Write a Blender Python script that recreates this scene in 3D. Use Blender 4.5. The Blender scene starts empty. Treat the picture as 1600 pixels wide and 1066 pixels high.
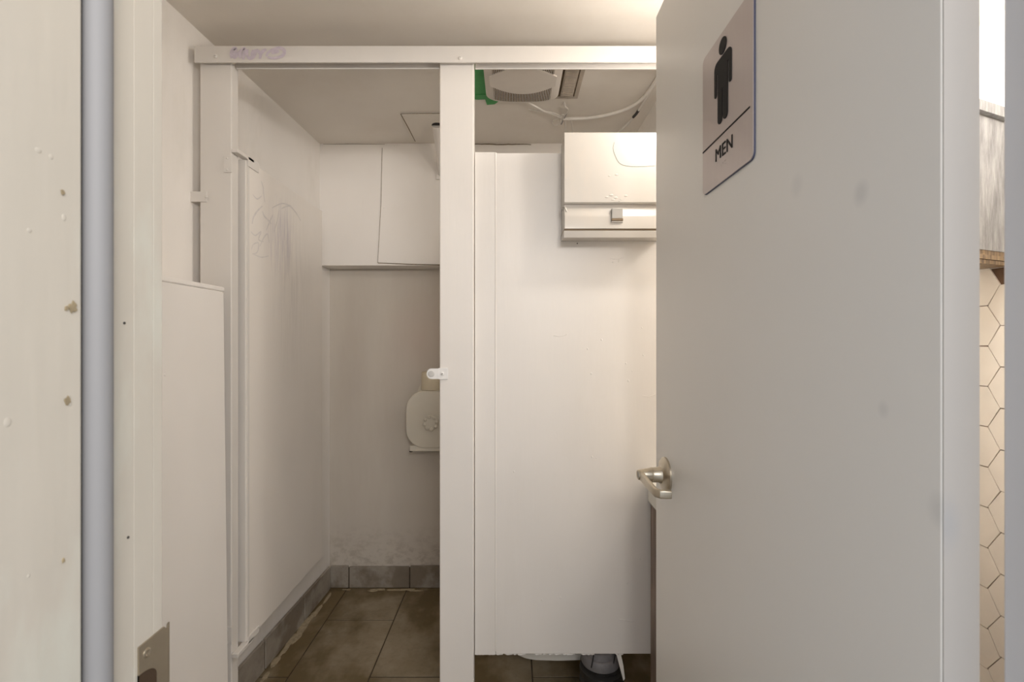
import bpy, bmesh, math, random
from mathutils import Vector, Matrix

random.seed(7)
SC = bpy.context.scene
COL = SC.collection
PI = math.pi
F, CX, CY, CAMH = 720.0, 800.0, 533.0, 1.28

# ------------------------------------------------------------------ camera
cd = bpy.data.cameras.new('camera')
cam = bpy.data.objects.new('camera', cd)
COL.objects.link(cam)
cam.location = (0, 0, CAMH)
cam.rotation_euler = (PI / 2, 0, 0)
cd.sensor_width = 36.0
cd.lens = 36.0 * F / 1600.0
cd.clip_start = 0.01
cd.dof.use_dof = True
cd.dof.focus_distance = 1.25
cd.dof.aperture_fstop = 10.0
SC.camera = cam

# ------------------------------------------------------------------ world, exposure
w = bpy.data.worlds.new('daylight'); SC.world = w
w.use_nodes = True
bg = w.node_tree.nodes['Background']
bg.inputs[0].default_value = (0.83, 0.90, 1.0, 1)
bg.inputs[1].default_value = 0.95
SC.view_settings.view_transform = 'Standard'
SC.view_settings.look = 'None'
SC.view_settings.gamma = 1.0
SC.view_settings.exposure = 0.2
SC.view_settings.use_curve_mapping = False
SC.cycles.max_bounces = 20
SC.cycles.diffuse_bounces = 14


def lamp(name, loc, energy, color, radius):
    l = bpy.data.lights.new(name, 'POINT')
    l.energy = energy; l.color = color; l.shadow_soft_size = radius
    o = bpy.data.objects.new(name, l); COL.objects.link(o); o.location = loc
    return o


ROOM_FILL = (1.10, 1.10, 2.13)
STALL_TINT = (1.0, 0.86, 0.70)
lamp('vanity_bulb_light', (0.46, 1.13, 1.965), 4.6, (1.0, 0.92, 0.84), 0.035)
lamp('room_fill_light', (1.10, 1.10, 2.10), 14.0, (1.0, 0.94, 0.88), 0.10)  # added second light, unseen; fills the room and hex tile corner
hl = bpy.data.lights.new('hall_fill_light', 'AREA'); hl.shape = 'RECTANGLE'; hl.size = 1.0; hl.size_y = 0.25  # added fill light behind the camera, brightens left wall and stall
hl.energy = 30.0; hl.color = (1.0, 0.93, 0.87)
ho = bpy.data.objects.new('hall_fill_light', hl); COL.objects.link(ho)
ho.location = (0.58, -0.85, 1.93); ho.rotation_euler = (math.radians(80), 0, math.radians(10))


# ------------------------------------------------------------------ helpers
def P(px, py, y):
    return Vector(((px - CX) / F * y, y, CAMH - (py - CY) / F * y))


def PZ(px, py, z):            # on horizontal plane
    y = (z - CAMH) * F / (CY - py)
    return Vector(((px - CX) / F * y, y, z))


def PXp(px, py, x):           # on plane X = x
    y = x * F / (px - CX)
    return Vector((x, y, CAMH - (py - CY) / F * y))


def box(bm, x0, x1, y0, y1, z0, z1, bev=0.0, seg=2):
    vs = [bm.verts.new(v) for v in ((x0, y0, z0), (x1, y0, z0), (x1, y1, z0), (x0, y1, z0),
                                    (x0, y0, z1), (x1, y0, z1), (x1, y1, z1), (x0, y1, z1))]
    fs = [bm.faces.new([vs[i] for i in q]) for q in ((3, 2, 1, 0), (4, 5, 6, 7), (0, 1, 5, 4), (1, 2, 6, 5), (2, 3, 7, 6), (3, 0, 4, 7))]
    if bev > 0:
        es = list({e for f in fs for e in f.edges})
        bmesh.ops.bevel(bm, geom=es, offset=bev, segments=seg, affect='EDGES', profile=0.5)
    return bm


def prism(bm, pts, d):
    """closed polygon pts (3D, planar) extruded by vector d"""
    d = Vector(d)
    a = [bm.verts.new(p) for p in pts]
    b = [bm.verts.new(Vector(p) + d) for p in pts]
    n = len(pts)
    fs = [bm.faces.new(a), bm.faces.new(b[::-1])]
    for i in range(n):
        j = (i + 1) % n
        fs.append(bm.faces.new((a[j], a[i], b[i], b[j])))
    bmesh.ops.recalc_face_normals(bm, faces=fs)
    return bm


def loft(bm, rings, cap=True):
    R = [[bm.verts.new(p) for p in r] for r in rings]
    n = len(R[0]); fs = []
    for a, b in zip(R[:-1], R[1:]):
        for i in range(n):
            j = (i + 1) % n
            fs.append(bm.faces.new((a[i], a[j], b[j], b[i])))
    if cap:
        fs.append(bm.faces.new(R[0][::-1])); fs.append(bm.faces.new(R[-1]))
    bmesh.ops.recalc_face_normals(bm, faces=fs)
    return bm


def frame_of(d):
    d = Vector(d).normalized()
    u = d.cross(Vector((0, 0, 1)))
    if u.length < 1e-4: u = Vector((1, 0, 0))
    u.normalize()
    return d, u, d.cross(u).normalized()


def lathe(bm, c, axis, prof, n=32):
    """prof: list of (radius, distance along axis)"""
    d, u, v = frame_of(axis); c = Vector(c)
    rings = [[c + d * h + (u * math.cos(2 * PI * k / n) + v * math.sin(2 * PI * k / n)) * max(r, 1e-5) for k in range(n)] for r, h in prof]
    return loft(bm, rings)


def tube(bm, pts, r, n=10):
    pts = [Vector(p) for p in pts]
    rings = []
    for i, p in enumerate(pts):
        t = (pts[min(i + 1, len(pts) - 1)] - pts[max(i - 1, 0)])
        d, u, v = frame_of(t)
        rr = r[i] if isinstance(r, (list, tuple)) else r
        rings.append([p + (u * math.cos(2 * PI * k / n) + v * math.sin(2 * PI * k / n)) * rr for k in range(n)])
    return loft(bm, rings)


def smooth_path(pts, per=6):
    pts = [Vector(p) for p in pts]
    q = [pts[0]] + pts + [pts[-1]]
    out = []
    for i in range(1, len(q) - 2):
        a, b, c, d = q[i - 1], q[i], q[i + 1], q[i + 2]
        for k in range(per):
            t = k / per
            out.append(0.5 * ((2 * b) + (c - a) * t + (2 * a - 5 * b + 4 * c - d) * t * t + (3 * b - a - 3 * c + d) * t ** 3))
    out.append(pts[-1])
    return out


def ribbon(bm, pts, n, wd):
    """flat stroke lying in the plane with normal n"""
    n = Vector(n); pts = [Vector(p) for p in pts]
    L, R = [], []
    for i, p in enumerate(pts):
        t = (pts[min(i + 1, len(pts) - 1)] - pts[max(i - 1, 0)]).normalized()
        s = n.cross(t).normalized()
        ww = wd * (0.55 + 0.45 * math.sin(PI * (i + 0.5) / len(pts)))
        L.append(bm.verts.new(p + s * ww / 2)); R.append(bm.verts.new(p - s * ww / 2))
    for i in range(len(pts) - 1):
        bm.faces.new((L[i], L[i + 1], R[i + 1], R[i]))
    return bm


def rrect(cx, cy, hw, hh, r, n=6):
    out = []
    for (sx, sy, a0) in ((1, 1, 0), (-1, 1, PI / 2), (-1, -1, PI), (1, -1, 3 * PI / 2)):
        for k in range(n + 1):
            a = a0 + PI / 2 * k / n
            out.append((cx + sx * (hw - r) + r * math.cos(a), cy + sy * (hh - r) + r * math.sin(a)))
    return out


def obj(name, bm, m, parent=None, smooth=False, kind=None, label=None):
    me = bpy.data.meshes.new(name)
    bmesh.ops.recalc_face_normals(bm, faces=bm.faces[:])
    bm.to_mesh(me); bm.free()
    o = bpy.data.objects.new(name, me); COL.objects.link(o)
    if m: me.materials.append(m)
    if smooth:
        for p in me.polygons: p.use_smooth = True
        try: me.set_sharp_from_angle(angle=math.radians(38))
        except Exception: pass
    if parent: 
        o.parent = parent
        o.matrix_parent_inverse = Matrix.Translation(-Vector(parent.location))
    if kind: o['kind'] = kind
    if label: o['label'] = label
    return o


def thing(name, label, cat, loc=(0, 0, 0), group=None, kind=None):
    o = bpy.data.objects.new(name, None); COL.objects.link(o)
    o.location = loc; o.empty_display_size = 0.05
    if kind: o['kind'] = kind
    if label: o['label'] = label
    if cat: o['category'] = cat
    if group: o['group'] = group
    return o


def tag(o, label, cat, group=None):
    o['label'] = label; o['category'] = cat
    if group: o['group'] = group
    return o


BM = bmesh.new


# ------------------------------------------------------------------ materials
def newmat(name):
    m = bpy.data.materials.new(name); m.use_nodes = True
    nt = m.node_tree
    return m, nt, nt.nodes['Principled BSDF']


def N(nt, t, **kw):
    n = nt.nodes.new(t)
    for k, v in kw.items(): setattr(n, k, v)
    return n


def mixrgb(nt, fac, a, b, blend='MIX'):
    n = N(nt, 'ShaderNodeMix', data_type='RGBA', blend_type=blend)
    for s, v in ((n.inputs[0], fac), (n.inputs[6], a), (n.inputs[7], b)):
        if hasattr(v, 'is_output') or hasattr(v, 'links'): nt.links.new(v, s)
        else: s.default_value = v if isinstance(v, (int, float)) else (*v, 1)
    return n.outputs[2]


def noise(nt, scale, stretch=(1, 1, 1), detail=4, rough=0.6, lo=0.4, hi=0.6, loc=(0, 0, 0)):
    g = N(nt, 'ShaderNodeNewGeometry')
    mp = N(nt, 'ShaderNodeMapping')
    mp.inputs['Scale'].default_value = stretch
    mp.inputs['Location'].default_value = loc
    nt.links.new(g.outputs['Position'], mp.inputs['Vector'])
    t = N(nt, 'ShaderNodeTexNoise')
    t.inputs['Scale'].default_value = scale; t.inputs['Detail'].default_value = detail; t.inputs['Roughness'].default_value = rough
    nt.links.new(mp.outputs[0], t.inputs['Vector'])
    r = N(nt, 'ShaderNodeMapRange'); r.clamp = True
    r.inputs['From Min'].default_value = lo; r.inputs['From Max'].default_value = hi
    nt.links.new(t.outputs['Fac'], r.inputs['Value'])
    return r.outputs[0], t.outputs['Fac']


def mul(nt, a, v):
    n = N(nt, 'ShaderNodeMath', operation='MULTIPLY')
    nt.links.new(a, n.inputs[0])
    if hasattr(v, 'links'): nt.links.new(v, n.inputs[1])
    else: n.inputs[1].default_value = v
    return n.outputs[0]


def blob(nt, c, r0, r1, scale=(1, 1, 1)):
    """soft mask around a world point"""
    g = N(nt, 'ShaderNodeNewGeometry')
    s = N(nt, 'ShaderNodeVectorMath', operation='SUBTRACT'); s.inputs[1].default_value = c
    nt.links.new(g.outputs['Position'], s.inputs[0])
    q = N(nt, 'ShaderNodeVectorMath', operation='MULTIPLY'); q.inputs[1].default_value = scale
    nt.links.new(s.outputs[0], q.inputs[0])
    l = N(nt, 'ShaderNodeVectorMath', operation='LENGTH'); nt.links.new(q.outputs[0], l.inputs[0])
    r = N(nt, 'ShaderNodeMapRange'); r.clamp = True
    r.inputs['From Min'].default_value = r1; r.inputs['From Max'].default_value = r0
    nt.links.new(l.outputs['Value'], r.inputs['Value'])
    return r.outputs[0]


def paint(name, c, rough=0.45, bump=0.12, bscale=60, stretch=(1, 1, 0.25), var=0.06, dirt=None, extra=None, spec=0.4):
    m, nt, b = newmat(name)
    f, _ = noise(nt, 2.3, (1, 1, 0.6), 3, 0.55, 0.35, 0.65)
    dark = tuple(x * (1 - var) for x in c)
    col = mixrgb(nt, f, dark, c)
    if dirt:
        dc, amt, sc, st, lo, hi = dirt
        g, _ = noise(nt, sc, st, 6, 0.65, lo, hi, (3.1, 1.7, 0.4))
        col = mixrgb(nt, mul(nt, g, amt), col, dc)
    if extra: col = extra(nt, col)
    nt.links.new(col, b.inputs['Base Color'])
    b.inputs['Roughness'].default_value = rough
    b.inputs['Specular IOR Level'].default_value = spec
    if bump:
        _, h = noise(nt, bscale, stretch, 3, 0.6)
        _, h2 = noise(nt, 9, (1, 1, 0.7), 2, 0.5)
        ad = N(nt, 'ShaderNodeMath', operation='MULTIPLY_ADD'); ad.inputs[1].default_value = 0.35
        nt.links.new(h, ad.inputs[0]); nt.links.new(h2, ad.inputs[2])
        bp = N(nt, 'ShaderNodeBump'); bp.inputs['Strength'].default_value = bump; bp.inputs['Distance'].default_value = 0.01
        nt.links.new(ad.outputs[0], bp.inputs['Height']); nt.links.new(bp.outputs[0], b.inputs['Normal'])
    return m


def plain(name, c, rough=0.5, metal=0.0, var=0.08, sc=20, stretch=(1, 1, 1), bump=0.0, emit=None, spec=0.5):
    m, nt, b = newmat(name)
    f, h = noise(nt, sc, stretch, 4, 0.6, 0.3, 0.7)
    nt.links.new(mixrgb(nt, f, tuple(x * (1 - var) for x in c), c), b.inputs['Base Color'])
    b.inputs['Roughness'].default_value = rough; b.inputs['Metallic'].default_value = metal
    b.inputs['Specular IOR Level'].default_value = spec
    if bump:
        bp = N(nt, 'ShaderNodeBump'); bp.inputs['Strength'].default_value = bump; bp.inputs['Distance'].default_value = 0.004
        nt.links.new(h, bp.inputs['Height']); nt.links.new(bp.outputs[0], b.inputs['Normal'])
    if emit:
        b.inputs['Emission Color'].default_value = (*emit[0], 1); b.inputs['Emission Strength'].default_value = emit[1]
    return m


WHITE = (0.87, 0.84, 0.80)
M_wall = paint('wall_paint', WHITE, 0.42, 0.10, 40, dirt=((0.55, 0.53, 0.46), 0.25, 5, (1, 1, 0.3), 0.55, 0.75))


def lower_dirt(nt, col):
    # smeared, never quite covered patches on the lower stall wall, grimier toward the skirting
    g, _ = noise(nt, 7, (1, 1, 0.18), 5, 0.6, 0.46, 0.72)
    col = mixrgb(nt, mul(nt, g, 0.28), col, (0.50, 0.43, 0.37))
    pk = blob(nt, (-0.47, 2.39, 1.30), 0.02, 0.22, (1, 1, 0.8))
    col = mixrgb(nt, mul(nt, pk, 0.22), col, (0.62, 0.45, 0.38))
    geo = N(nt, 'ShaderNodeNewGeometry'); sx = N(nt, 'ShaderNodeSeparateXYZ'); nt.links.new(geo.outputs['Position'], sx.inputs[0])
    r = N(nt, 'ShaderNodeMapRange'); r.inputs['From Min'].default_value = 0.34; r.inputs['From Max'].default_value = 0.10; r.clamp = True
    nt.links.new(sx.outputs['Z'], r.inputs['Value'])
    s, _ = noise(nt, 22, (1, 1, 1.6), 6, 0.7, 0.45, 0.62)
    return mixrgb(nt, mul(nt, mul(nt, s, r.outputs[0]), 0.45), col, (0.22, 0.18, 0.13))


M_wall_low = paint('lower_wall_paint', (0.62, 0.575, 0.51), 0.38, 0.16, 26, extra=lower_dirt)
M_ceil = paint('ceiling_paint', (0.80, 0.76, 0.70), 0.5, 0.12, 30, (1, 0.3, 1), dirt=((0.60, 0.52, 0.42), 0.2, 4, (1, 1, 1), 0.5, 0.75))
M_part = paint('partition_paint', (0.72, 0.69, 0.65), 0.36, 0.10, 55, (1, 1, 0.12), dirt=((0.6, 0.57, 0.5), 0.15, 9, (1, 1, 0.3), 0.55, 0.8))


def smudge(nt, col):
    g, _ = noise(nt, 90, (1, 1, 0.06), 4, 0.7, 0.42, 0.66)
    k = blob(nt, (-0.845, 1.69, 1.66), 0.02, 0.17, (1, 1.3, 1.0))
    col = mixrgb(nt, mul(nt, mul(nt, g, k), 0.75), col, (0.50, 0.46, 0.56))
    k2 = blob(nt, (-0.845, 1.78, 1.50), 0.02, 0.30, (1, 1.5, 0.7))
    col = mixrgb(nt, mul(nt, mul(nt, g, k2), 0.35), col, (0.52, 0.49, 0.47))
    return col


M_sdoor = paint('stall_door_paint', (0.83, 0.79, 0.74), 0.34, 0.08, 55, (1, 1, 0.12), extra=smudge)


def door_marks(nt, col):
    for (px, py, r, s) in ((1345, 302, 0.012, 0.35), (1470, 800, 0.014, 0.3), (1380, 640, 0.008, 0.25), (1245, 290, 0.014, 0.2)):
        p = PXp(px, py, 0.34)
        col = mixrgb(nt, mul(nt, blob(nt, tuple(p), r * 0.3, r, (1, 1.0, 0.8)), s), col, (0.42, 0.42, 0.42))
    return col


M_door = paint('door_paint', (0.70, 0.68, 0.645), 0.33, 0.05, 14, (1, 1, 0.6), var=0.03, extra=door_marks)
M_edge = paint('door_edge_paint', (0.44, 0.42, 0.395), 0.4, 0.06, 20, extra=lambda nt, col: mixrgb(
    nt, mul(nt, blob(nt, (0.344, 0.363, 1.135), 0.003, 0.02, (1.6, 1, 0.7)), 0.5), col, (0.35, 0.36, 0.38)))


def jamb_tint(nt, col):
    g, _ = noise(nt, 14, (1, 1, 0.35), 5, 0.6, 0.5, 0.7, (5, 2, 1))
    col = mixrgb(nt, mul(nt, g, 0.35), col, (0.62, 0.68, 0.61))
    return col


M_jamb = paint('jamb_paint', (0.52, 0.485, 0.42), 0.42, 0.22, 30, (1, 1, 0.12), extra=jamb_tint)
M_stop = paint('stop_paint', (0.25, 0.25, 0.255), 0.65, 0.06, 30, (1, 1, 0.1))
M_board = paint('boxing_paint', (0.88, 0.85, 0.81), 0.34, 0.05, 30)
M_crack = plain('dark_crack', (0.05, 0.045, 0.04), 0.9)
M_rust = plain('rusty_crack', (0.26, 0.20, 0.13), 0.9, sc=60, var=0.5)
M_disp = paint('dispenser_enamel', (0.52, 0.49, 0.445), 0.26, 0.05, 18, (1, 1, 1), dirt=((0.68, 0.55, 0.42), 0.25, 12, (1, 1, 0.3), 0.55, 0.8), spec=0.5)
M_nickel = plain('satin_nickel', (0.58, 0.52, 0.42), 0.36, 1.0, 0.06, 60)
M_strike = plain('strike_nickel', (0.42, 0.36, 0.27), 0.5, 0.85, 0.06, 60)
M_rjamb = paint('right_jamb_paint', (0.58, 0.57, 0.575), 0.5, 0.06, 30, (1, 1, 0.1))
M_hole = plain('latch_hole_dark', (0.05, 0.028, 0.012), 0.8)
M_lock = plain('lock_grey', (0.30, 0.29, 0.27), 0.35, 0.8)
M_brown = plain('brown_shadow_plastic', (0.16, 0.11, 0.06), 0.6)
M_plastic = paint('cream_plastic', (0.70, 0.66, 0.57), 0.32, 0.03, 30)
M_roll = plain('roll_paper', (0.74, 0.66, 0.50), 0.85, 0, 0.05, 40, bump=0.1)
M_green = plain('green_tape', (0.035, 0.36, 0.08), 0.45, 0, 0.2, 40, bump=0.1)
M_fan = plain('fan_plastic', (0.72, 0.67, 0.61), 0.4, 0, 0.06, 12)
M_fan_in = plain('fan_recess_brown', (0.15, 0.095, 0.035), 0.9, 0, 0.4, 80)
M_lens = plain('lens_plastic', (0.46, 0.40, 0.33), 0.3, 0, 0.15, 30)
M_wire = plain('white_cable', (0.78, 0.75, 0.70), 0.45)
M_black = plain('black_rubber', (0.018, 0.017, 0.016), 0.45, 0, 0.2, 40)
M_gcap = plain('grey_rubber', (0.20, 0.19, 0.19), 0.5, 0, 0.2, 40)
M_porc = plain('porcelain', (0.74, 0.72, 0.66), 0.15, 0, 0.04, 8)
M_ink = plain('black_print', (0.010, 0.009, 0.009), 0.6, spec=0.2)
M_sign = plain('brushed_sign', (0.50, 0.44, 0.42), 0.3, 0.35, 0.04, 4, (1, 30, 1))
M_signedge = plain('sign_edge_blue', (0.07, 0.075, 0.13), 0.5)
M_purple = plain('purple_marker', (0.66, 0.59, 0.67), 0.5, 0, 0.22, 90)
M_scrib = plain('faded_marker', (0.72, 0.69, 0.67), 0.5, 0, 0.12, 60)
M_pencil = plain('pencil_line', (0.20, 0.21, 0.18), 0.6)
M_chip = plain('bare_wood_chip', (0.36, 0.29, 0.18), 0.8, 0, 0.4, 120)
M_blister = M_part
M_hex = plain('hex_tile_glaze', (0.88, 0.84, 0.78), 0.25, 0, 0.06, 9)
M_grout = plain('brown_grout', (0.17, 0.10, 0.06), 0.9, 0, 0.3, 60)
M_fix = plain('lamp_base', (0.75, 0.74, 0.72), 0.4)
M_glow = plain('lamp_glass', (0.9, 0.9, 0.85), 0.3, emit=((1.0, 0.95, 0.85), 9.0))


def tile_mat(name, c, dark, stain, st_amt, st_scale):
    m, nt, b = newmat(name)
    f, h = noise(nt, 7, (1, 1, 1), 8, 0.65, 0.3, 0.7)
    oi = N(nt, 'ShaderNodeObjectInfo')
    col = mixrgb(nt, f, dark, c)
    s, _ = noise(nt, st_scale, (1.2, 0.8, 1), 5, 0.6, 0.46, 0.56, (0.35, 0.1, 0))
    col = mixrgb(nt, mul(nt, s, st_amt), col, stain)
    s2, _ = noise(nt, 30, (1, 1, 1), 6, 0.7, 0.5, 0.75)
    col = mixrgb(nt, mul(nt, s2, 0.4), col, tuple(x * 0.5 for x in dark))
    hv = N(nt, 'ShaderNodeHueSaturation'); nt.links.new(col, hv.inputs['Color'])
    r = N(nt, 'ShaderNodeMapRange'); r.inputs['To Min'].default_value = 0.88; r.inputs['To Max'].default_value = 1.1
    nt.links.new(oi.outputs['Random'], r.inputs['Value']); nt.links.new(r.outputs[0], hv.inputs['Value'])
    nt.links.new(hv.outputs[0], b.inputs['Base Color'])
    b.inputs['Roughness'].default_value = 0.5
    bp = N(nt, 'ShaderNodeBump'); bp.inputs['Strength'].default_value = 0.15; bp.inputs['Distance'].default_value = 0.004
    nt.links.new(h, bp.inputs['Height']); nt.links.new(bp.outputs[0], b.inputs['Normal'])
    return m


M_tile = tile_mat('floor_tile', (0.37, 0.31, 0.22), (0.25, 0.20, 0.125), (0.14, 0.095, 0.035), 0.85, 1.9)
M_base = tile_mat('skirting_tile', (0.40, 0.365, 0.315), (0.28, 0.245, 0.20), (0.14, 0.105, 0.07), 0.6, 5)
M_fgrout = plain('floor_grout', (0.11, 0.085, 0.055), 0.95, 0, 0.5, 30)
M_debris = plain('pale_caulk', (0.52, 0.43, 0.29), 0.8, 0, 0.35, 70, bump=0.4)
M_hallfloor = plain('hall_floor', (0.38, 0.35, 0.31), 0.6, 0, 0.1, 6)


def wood_mat(name, a, c):
    m, nt, b = newmat(name)
    f, h = noise(nt, 14, (6, 6, 0.35), 6, 0.65, 0.35, 0.65)
    nt.links.new(mixrgb(nt, f, a, c), b.inputs['Base Color'])
    b.inputs['Roughness'].default_value = 0.5
    return m


M_wood = wood_mat('dark_wood', (0.12, 0.08, 0.06), (0.30, 0.23, 0.19))
M_torn = wood_mat('torn_wood', (0.10, 0.06, 0.03), (0.34, 0.24, 0.13))


def whitewash():
    m, nt, b = newmat('whitewash')
    f, h = noise(nt, 16, (3, 3, 0.5), 6, 0.7, 0.35, 0.68)
    nt.links.new(mixrgb(nt, f, (0.17, 0.17, 0.175), (0.38, 0.385, 0.39)), b.inputs['Base Color'])
    b.inputs['Roughness'].default_value = 0.6
    bp = N(nt, 'ShaderNodeBump'); bp.inputs['Strength'].default_value = 0.25; bp.inputs['Distance'].default_value = 0.004
    nt.links.new(h, bp.inputs['Height']); nt.links.new(bp.outputs[0], b.inputs['Normal'])
    return m


M_wash = whitewash()

# ------------------------------------------------------------------ room shell
CEIL = 2.257
ZB, ZU, LEDGE = 2.395, 2.28, 1.654       # back wall, upper bulkhead face, bulkhead underside
XR = 1.45                                 # right wall
WI, WO = 0.42, 0.30                       # door wall: inner and outer face
JL, JR = -0.32, 0.372


def leftx(y): return -0.992 + 0.042 * (y - 1.32)


b = BM(); box(b, -1.4, 1.75, -2.2, 2.7, -0.12, -0.003)
FLOOR = obj('floor', b, M_fgrout, kind='structure')
b = BM(); box(b, -1.4, 1.6, -2.2, WI - 0.02, -0.003, 0.0)
obj('hall_flooring', b, M_hallfloor, FLOOR)
b = BM(); box(b, -1.25, 1.6, 0.30, 2.55, CEIL, CEIL + 0.1)
CEILING = obj('ceiling', b, M_ceil, kind='structure')

b = BM(); prism(b, [(leftx(0.25), 0.25, -0.003), (leftx(2.5), 2.5, -0.003), (leftx(2.5), 2.5, CEIL), (leftx(0.25), 0.25, CEIL)], (-0.1, 0, 0))
WALL_LEFT = obj('wall_left', b, M_wall, kind='structure')
b = BM(); box(b, -1.1, 0.585, ZB, ZB + 0.1, -0.003, CEIL)
WALL_BACK = obj('wall_back', b, M_wall_low, kind='structure')
b = BM(); box(b, leftx(2.33) - 0.02, 0.585, ZU, ZB, LEDGE, CEIL)
bulk = obj('bulkhead', b, M_wall, WALL_BACK, label='white painted upper wall face standing proud')
b = BM(); box(b, 0.585, 0.685, 1.51, ZB + 0.1, -0.003, CEIL)
obj('wall_stall', b, M_wall, kind='structure')
b = BM(); box(b, 0.685, XR, 1.51, 1.61, -0.003, CEIL)
obj('wall_inner', b, M_wall, kind='structure')
b = BM(); box(b, XR, XR + 0.1, 0.25, 1.62, -0.003, CEIL)
WALL_RIGHT = obj('wall_right', b, M_wall, kind='structure')
b = BM()
box(b, -1.12, JL - 0.02, WO, WI, 0, CEIL)
box(b, JR + 0.045, XR, WO, WI - 0.05, 0, CEIL)
box(b, JL - 0.02, JR + 0.045, WO, WI - 0.05, 2.07, CEIL)
obj('wall_front', b, M_wall, kind='structure')

# ---- floor tiles (each its own part; meshes shared between alike pieces)
TW, TL = 0.31, 0.61
edges = [-0.852 + TW * k for k in range(-1, 8)]
cache = {}


def slab_mesh(name, sx, sy, sz, m, bev):
    key = (name, round(sx, 3), round(sy, 3), round(sz, 3))
    if key not in cache:
        bm = BM(); box(bm, -sx / 2, sx / 2, -sy / 2, sy / 2, 0, sz, bev, 1)
        me = bpy.data.meshes.new(name); bm.to_mesh(me); bm.free(); me.materials.append(m)
        cache[key] = me
    return cache[key]


def piece(name, me, loc, rz=0, parent=None, rx=0):
    o = bpy.data.objects.new(name, me); COL.objects.link(o)
    o.location = loc; o.rotation_euler = (rx, 0, rz); o.parent = parent
    return o


for k in range(len(edges) - 1):
    x0, x1 = edges[k], edges[k + 1]
    if k == 0: x0 = -0.967
    x1 = min(x1, XR - 0.004)
    if x1 - x0 < 0.03: continue
    ys = sorted([1.755 + TL * j for j in range(-3, 3)] if k % 2 == 0 else [2.114 + TL * j for j in range(-3, 2)])
    ys = [y for y in ys if 0.43 < y < 2.39]
    ys = [0.405] + ys + [ZB if x0 < 0.56 else 1.508]
    for y0, y1 in zip(ys[:-1], ys[1:]):
        if x0 > 0.56: y1 = min(y1, 1.508)
        if y1 - y0 < 0.03: continue
        sx, sy = x1 - x0 - 0.005, y1 - y0 - 0.005
        piece('tile', slab_mesh('tile', sx, sy, 0.003, M_tile, 0.0012),
              ((x0 + x1) / 2, (y0 + y1) / 2, -0.003 + random.uniform(0, 0.0006)), 0, FLOOR)

# ---- tiled skirting
BH = 0.112
base_back = thing('baseboard_back', None, None, (0, ZB, 0), kind='structure')
xs = [-0.945, (545 - CX) / F * 2.383, (640 - CX) / F * 2.383, (640 - CX) / F * 2.383 + 0.31, (640 - CX) / F * 2.383 + 0.62, 0.40, 0.575]
for i, (a, c) in enumerate(zip(xs[:-1], xs[1:])):
    if c - a < 0.03: continue
    o = piece('tile', slab_mesh('base', c - a - 0.006, 0.012, BH - 0.004 * (i % 2), M_base, 0.0015), ((a + c) / 2, -0.006, 0.003), 0, base_back)
b = BM(); box(b, -0.95, 0.58, ZB - 0.008, ZB - 0.0005, 0, BH - 0.006); obj('grout', b, M_fgrout, base_back)
base_left = thing('baseboard_left', None, None, (leftx(1.8), 1.8, 0), kind='structure')
ang = math.atan(0.042)
ys = [2.383 - 0.006, 2.10, 1.79, 1.48, 1.17]
for i, (y1, y0) in enumerate(zip(ys[:-1], ys[1:])):
    ym = (y0 + y1) / 2
    o = piece('tile', slab_mesh('sidebase', 0.012, y1 - y0 - 0.007, BH + 0.004, M_base, 0.0015),
              (leftx(ym) + 0.008 - leftx(1.8), ym - 1.8, 0.003), -ang, base_left)
b = BM(); prism(b, [(leftx(1.17) + .0005, 1.17, 0), (leftx(2.38) + .0005, 2.38, 0), (leftx(2.38) + .0105, 2.38, 0), (leftx(1.17) + .0105, 1.17, 0)], (0, 0, BH - .003)); obj('grout', b, M_fgrout, base_left)
# pale caulk and torn skin along the foot of the skirting
b = BM()
rr = random.Random(3)
for i in range(46):
    t = rr.random()
    if i < 30:
        y = 1.3 + 1.05 * t; x = leftx(y) + 0.018 + rr.uniform(0, 0.025) * (1.2 - t * 0.6); sx, sy = rr.uniform(.006, .02), rr.uniform(.02, .07)
    else:
        x = -0.93 + 0.95 * t; y = ZB - 0.022 - rr.uniform(0, 0.015); sx, sy = rr.uniform(.02, .06), rr.uniform(.005, .012)
    n = 8
    prism(b, [(x + sx * math.cos(2 * PI * q / n) * rr.uniform(.6, 1.1), y + sy * math.sin(2 * PI * q / n) * rr.uniform(.6, 1.1), 0.0003) for q in range(n)], (0, 0, rr.uniform(.0015, .004)))
obj('caulk_crumbs', b, M_debris, FLOOR, kind='stuff')

# ---- hexagonal tiles on the right wall
b = BM(); box(b, XR - 0.003, XR, 0.43, 1.508, 0.0, 1.497)
obj('grout', b, M_grout, WALL_RIGHT, label='brown grout behind the hexagonal tiles')
hp, hs = 0.1225, 0.1225 / math.sqrt(3)
bm = BM()
g = 0.0028
prism(bm, [(0, (hs - g * 0.58) * math.cos(PI / 3 * k), (hs - g * 0.58) * math.sin(PI / 3 * k)) for k in range(6)], (-0.004, 0, 0))
hexme = bpy.data.meshes.new('hex_tile'); bm.to_mesh(hexme); bm.free(); hexme.materials.append(M_hex)
for ci in range(9):
    y = 1.4326 - ci * 1.5 * hs
    if y - hs < 0.44: break
    for ri in range(13):
        z = 1.387 + hp * 0.5 - ri * hp + (0 if ci % 2 == 0 else hp / 2)
        if z + hp / 2 > 1.54 or z - hp / 2 < 0.0: continue
        o = piece('hex_tile', hexme, (XR - 0.003, y, z), 0, WALL_RIGHT, random.uniform(-0.02, 0.02) + (0.03 if z < 0.8 else 0))
        o.location.x -= random.uniform(0, 0.0006)

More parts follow.
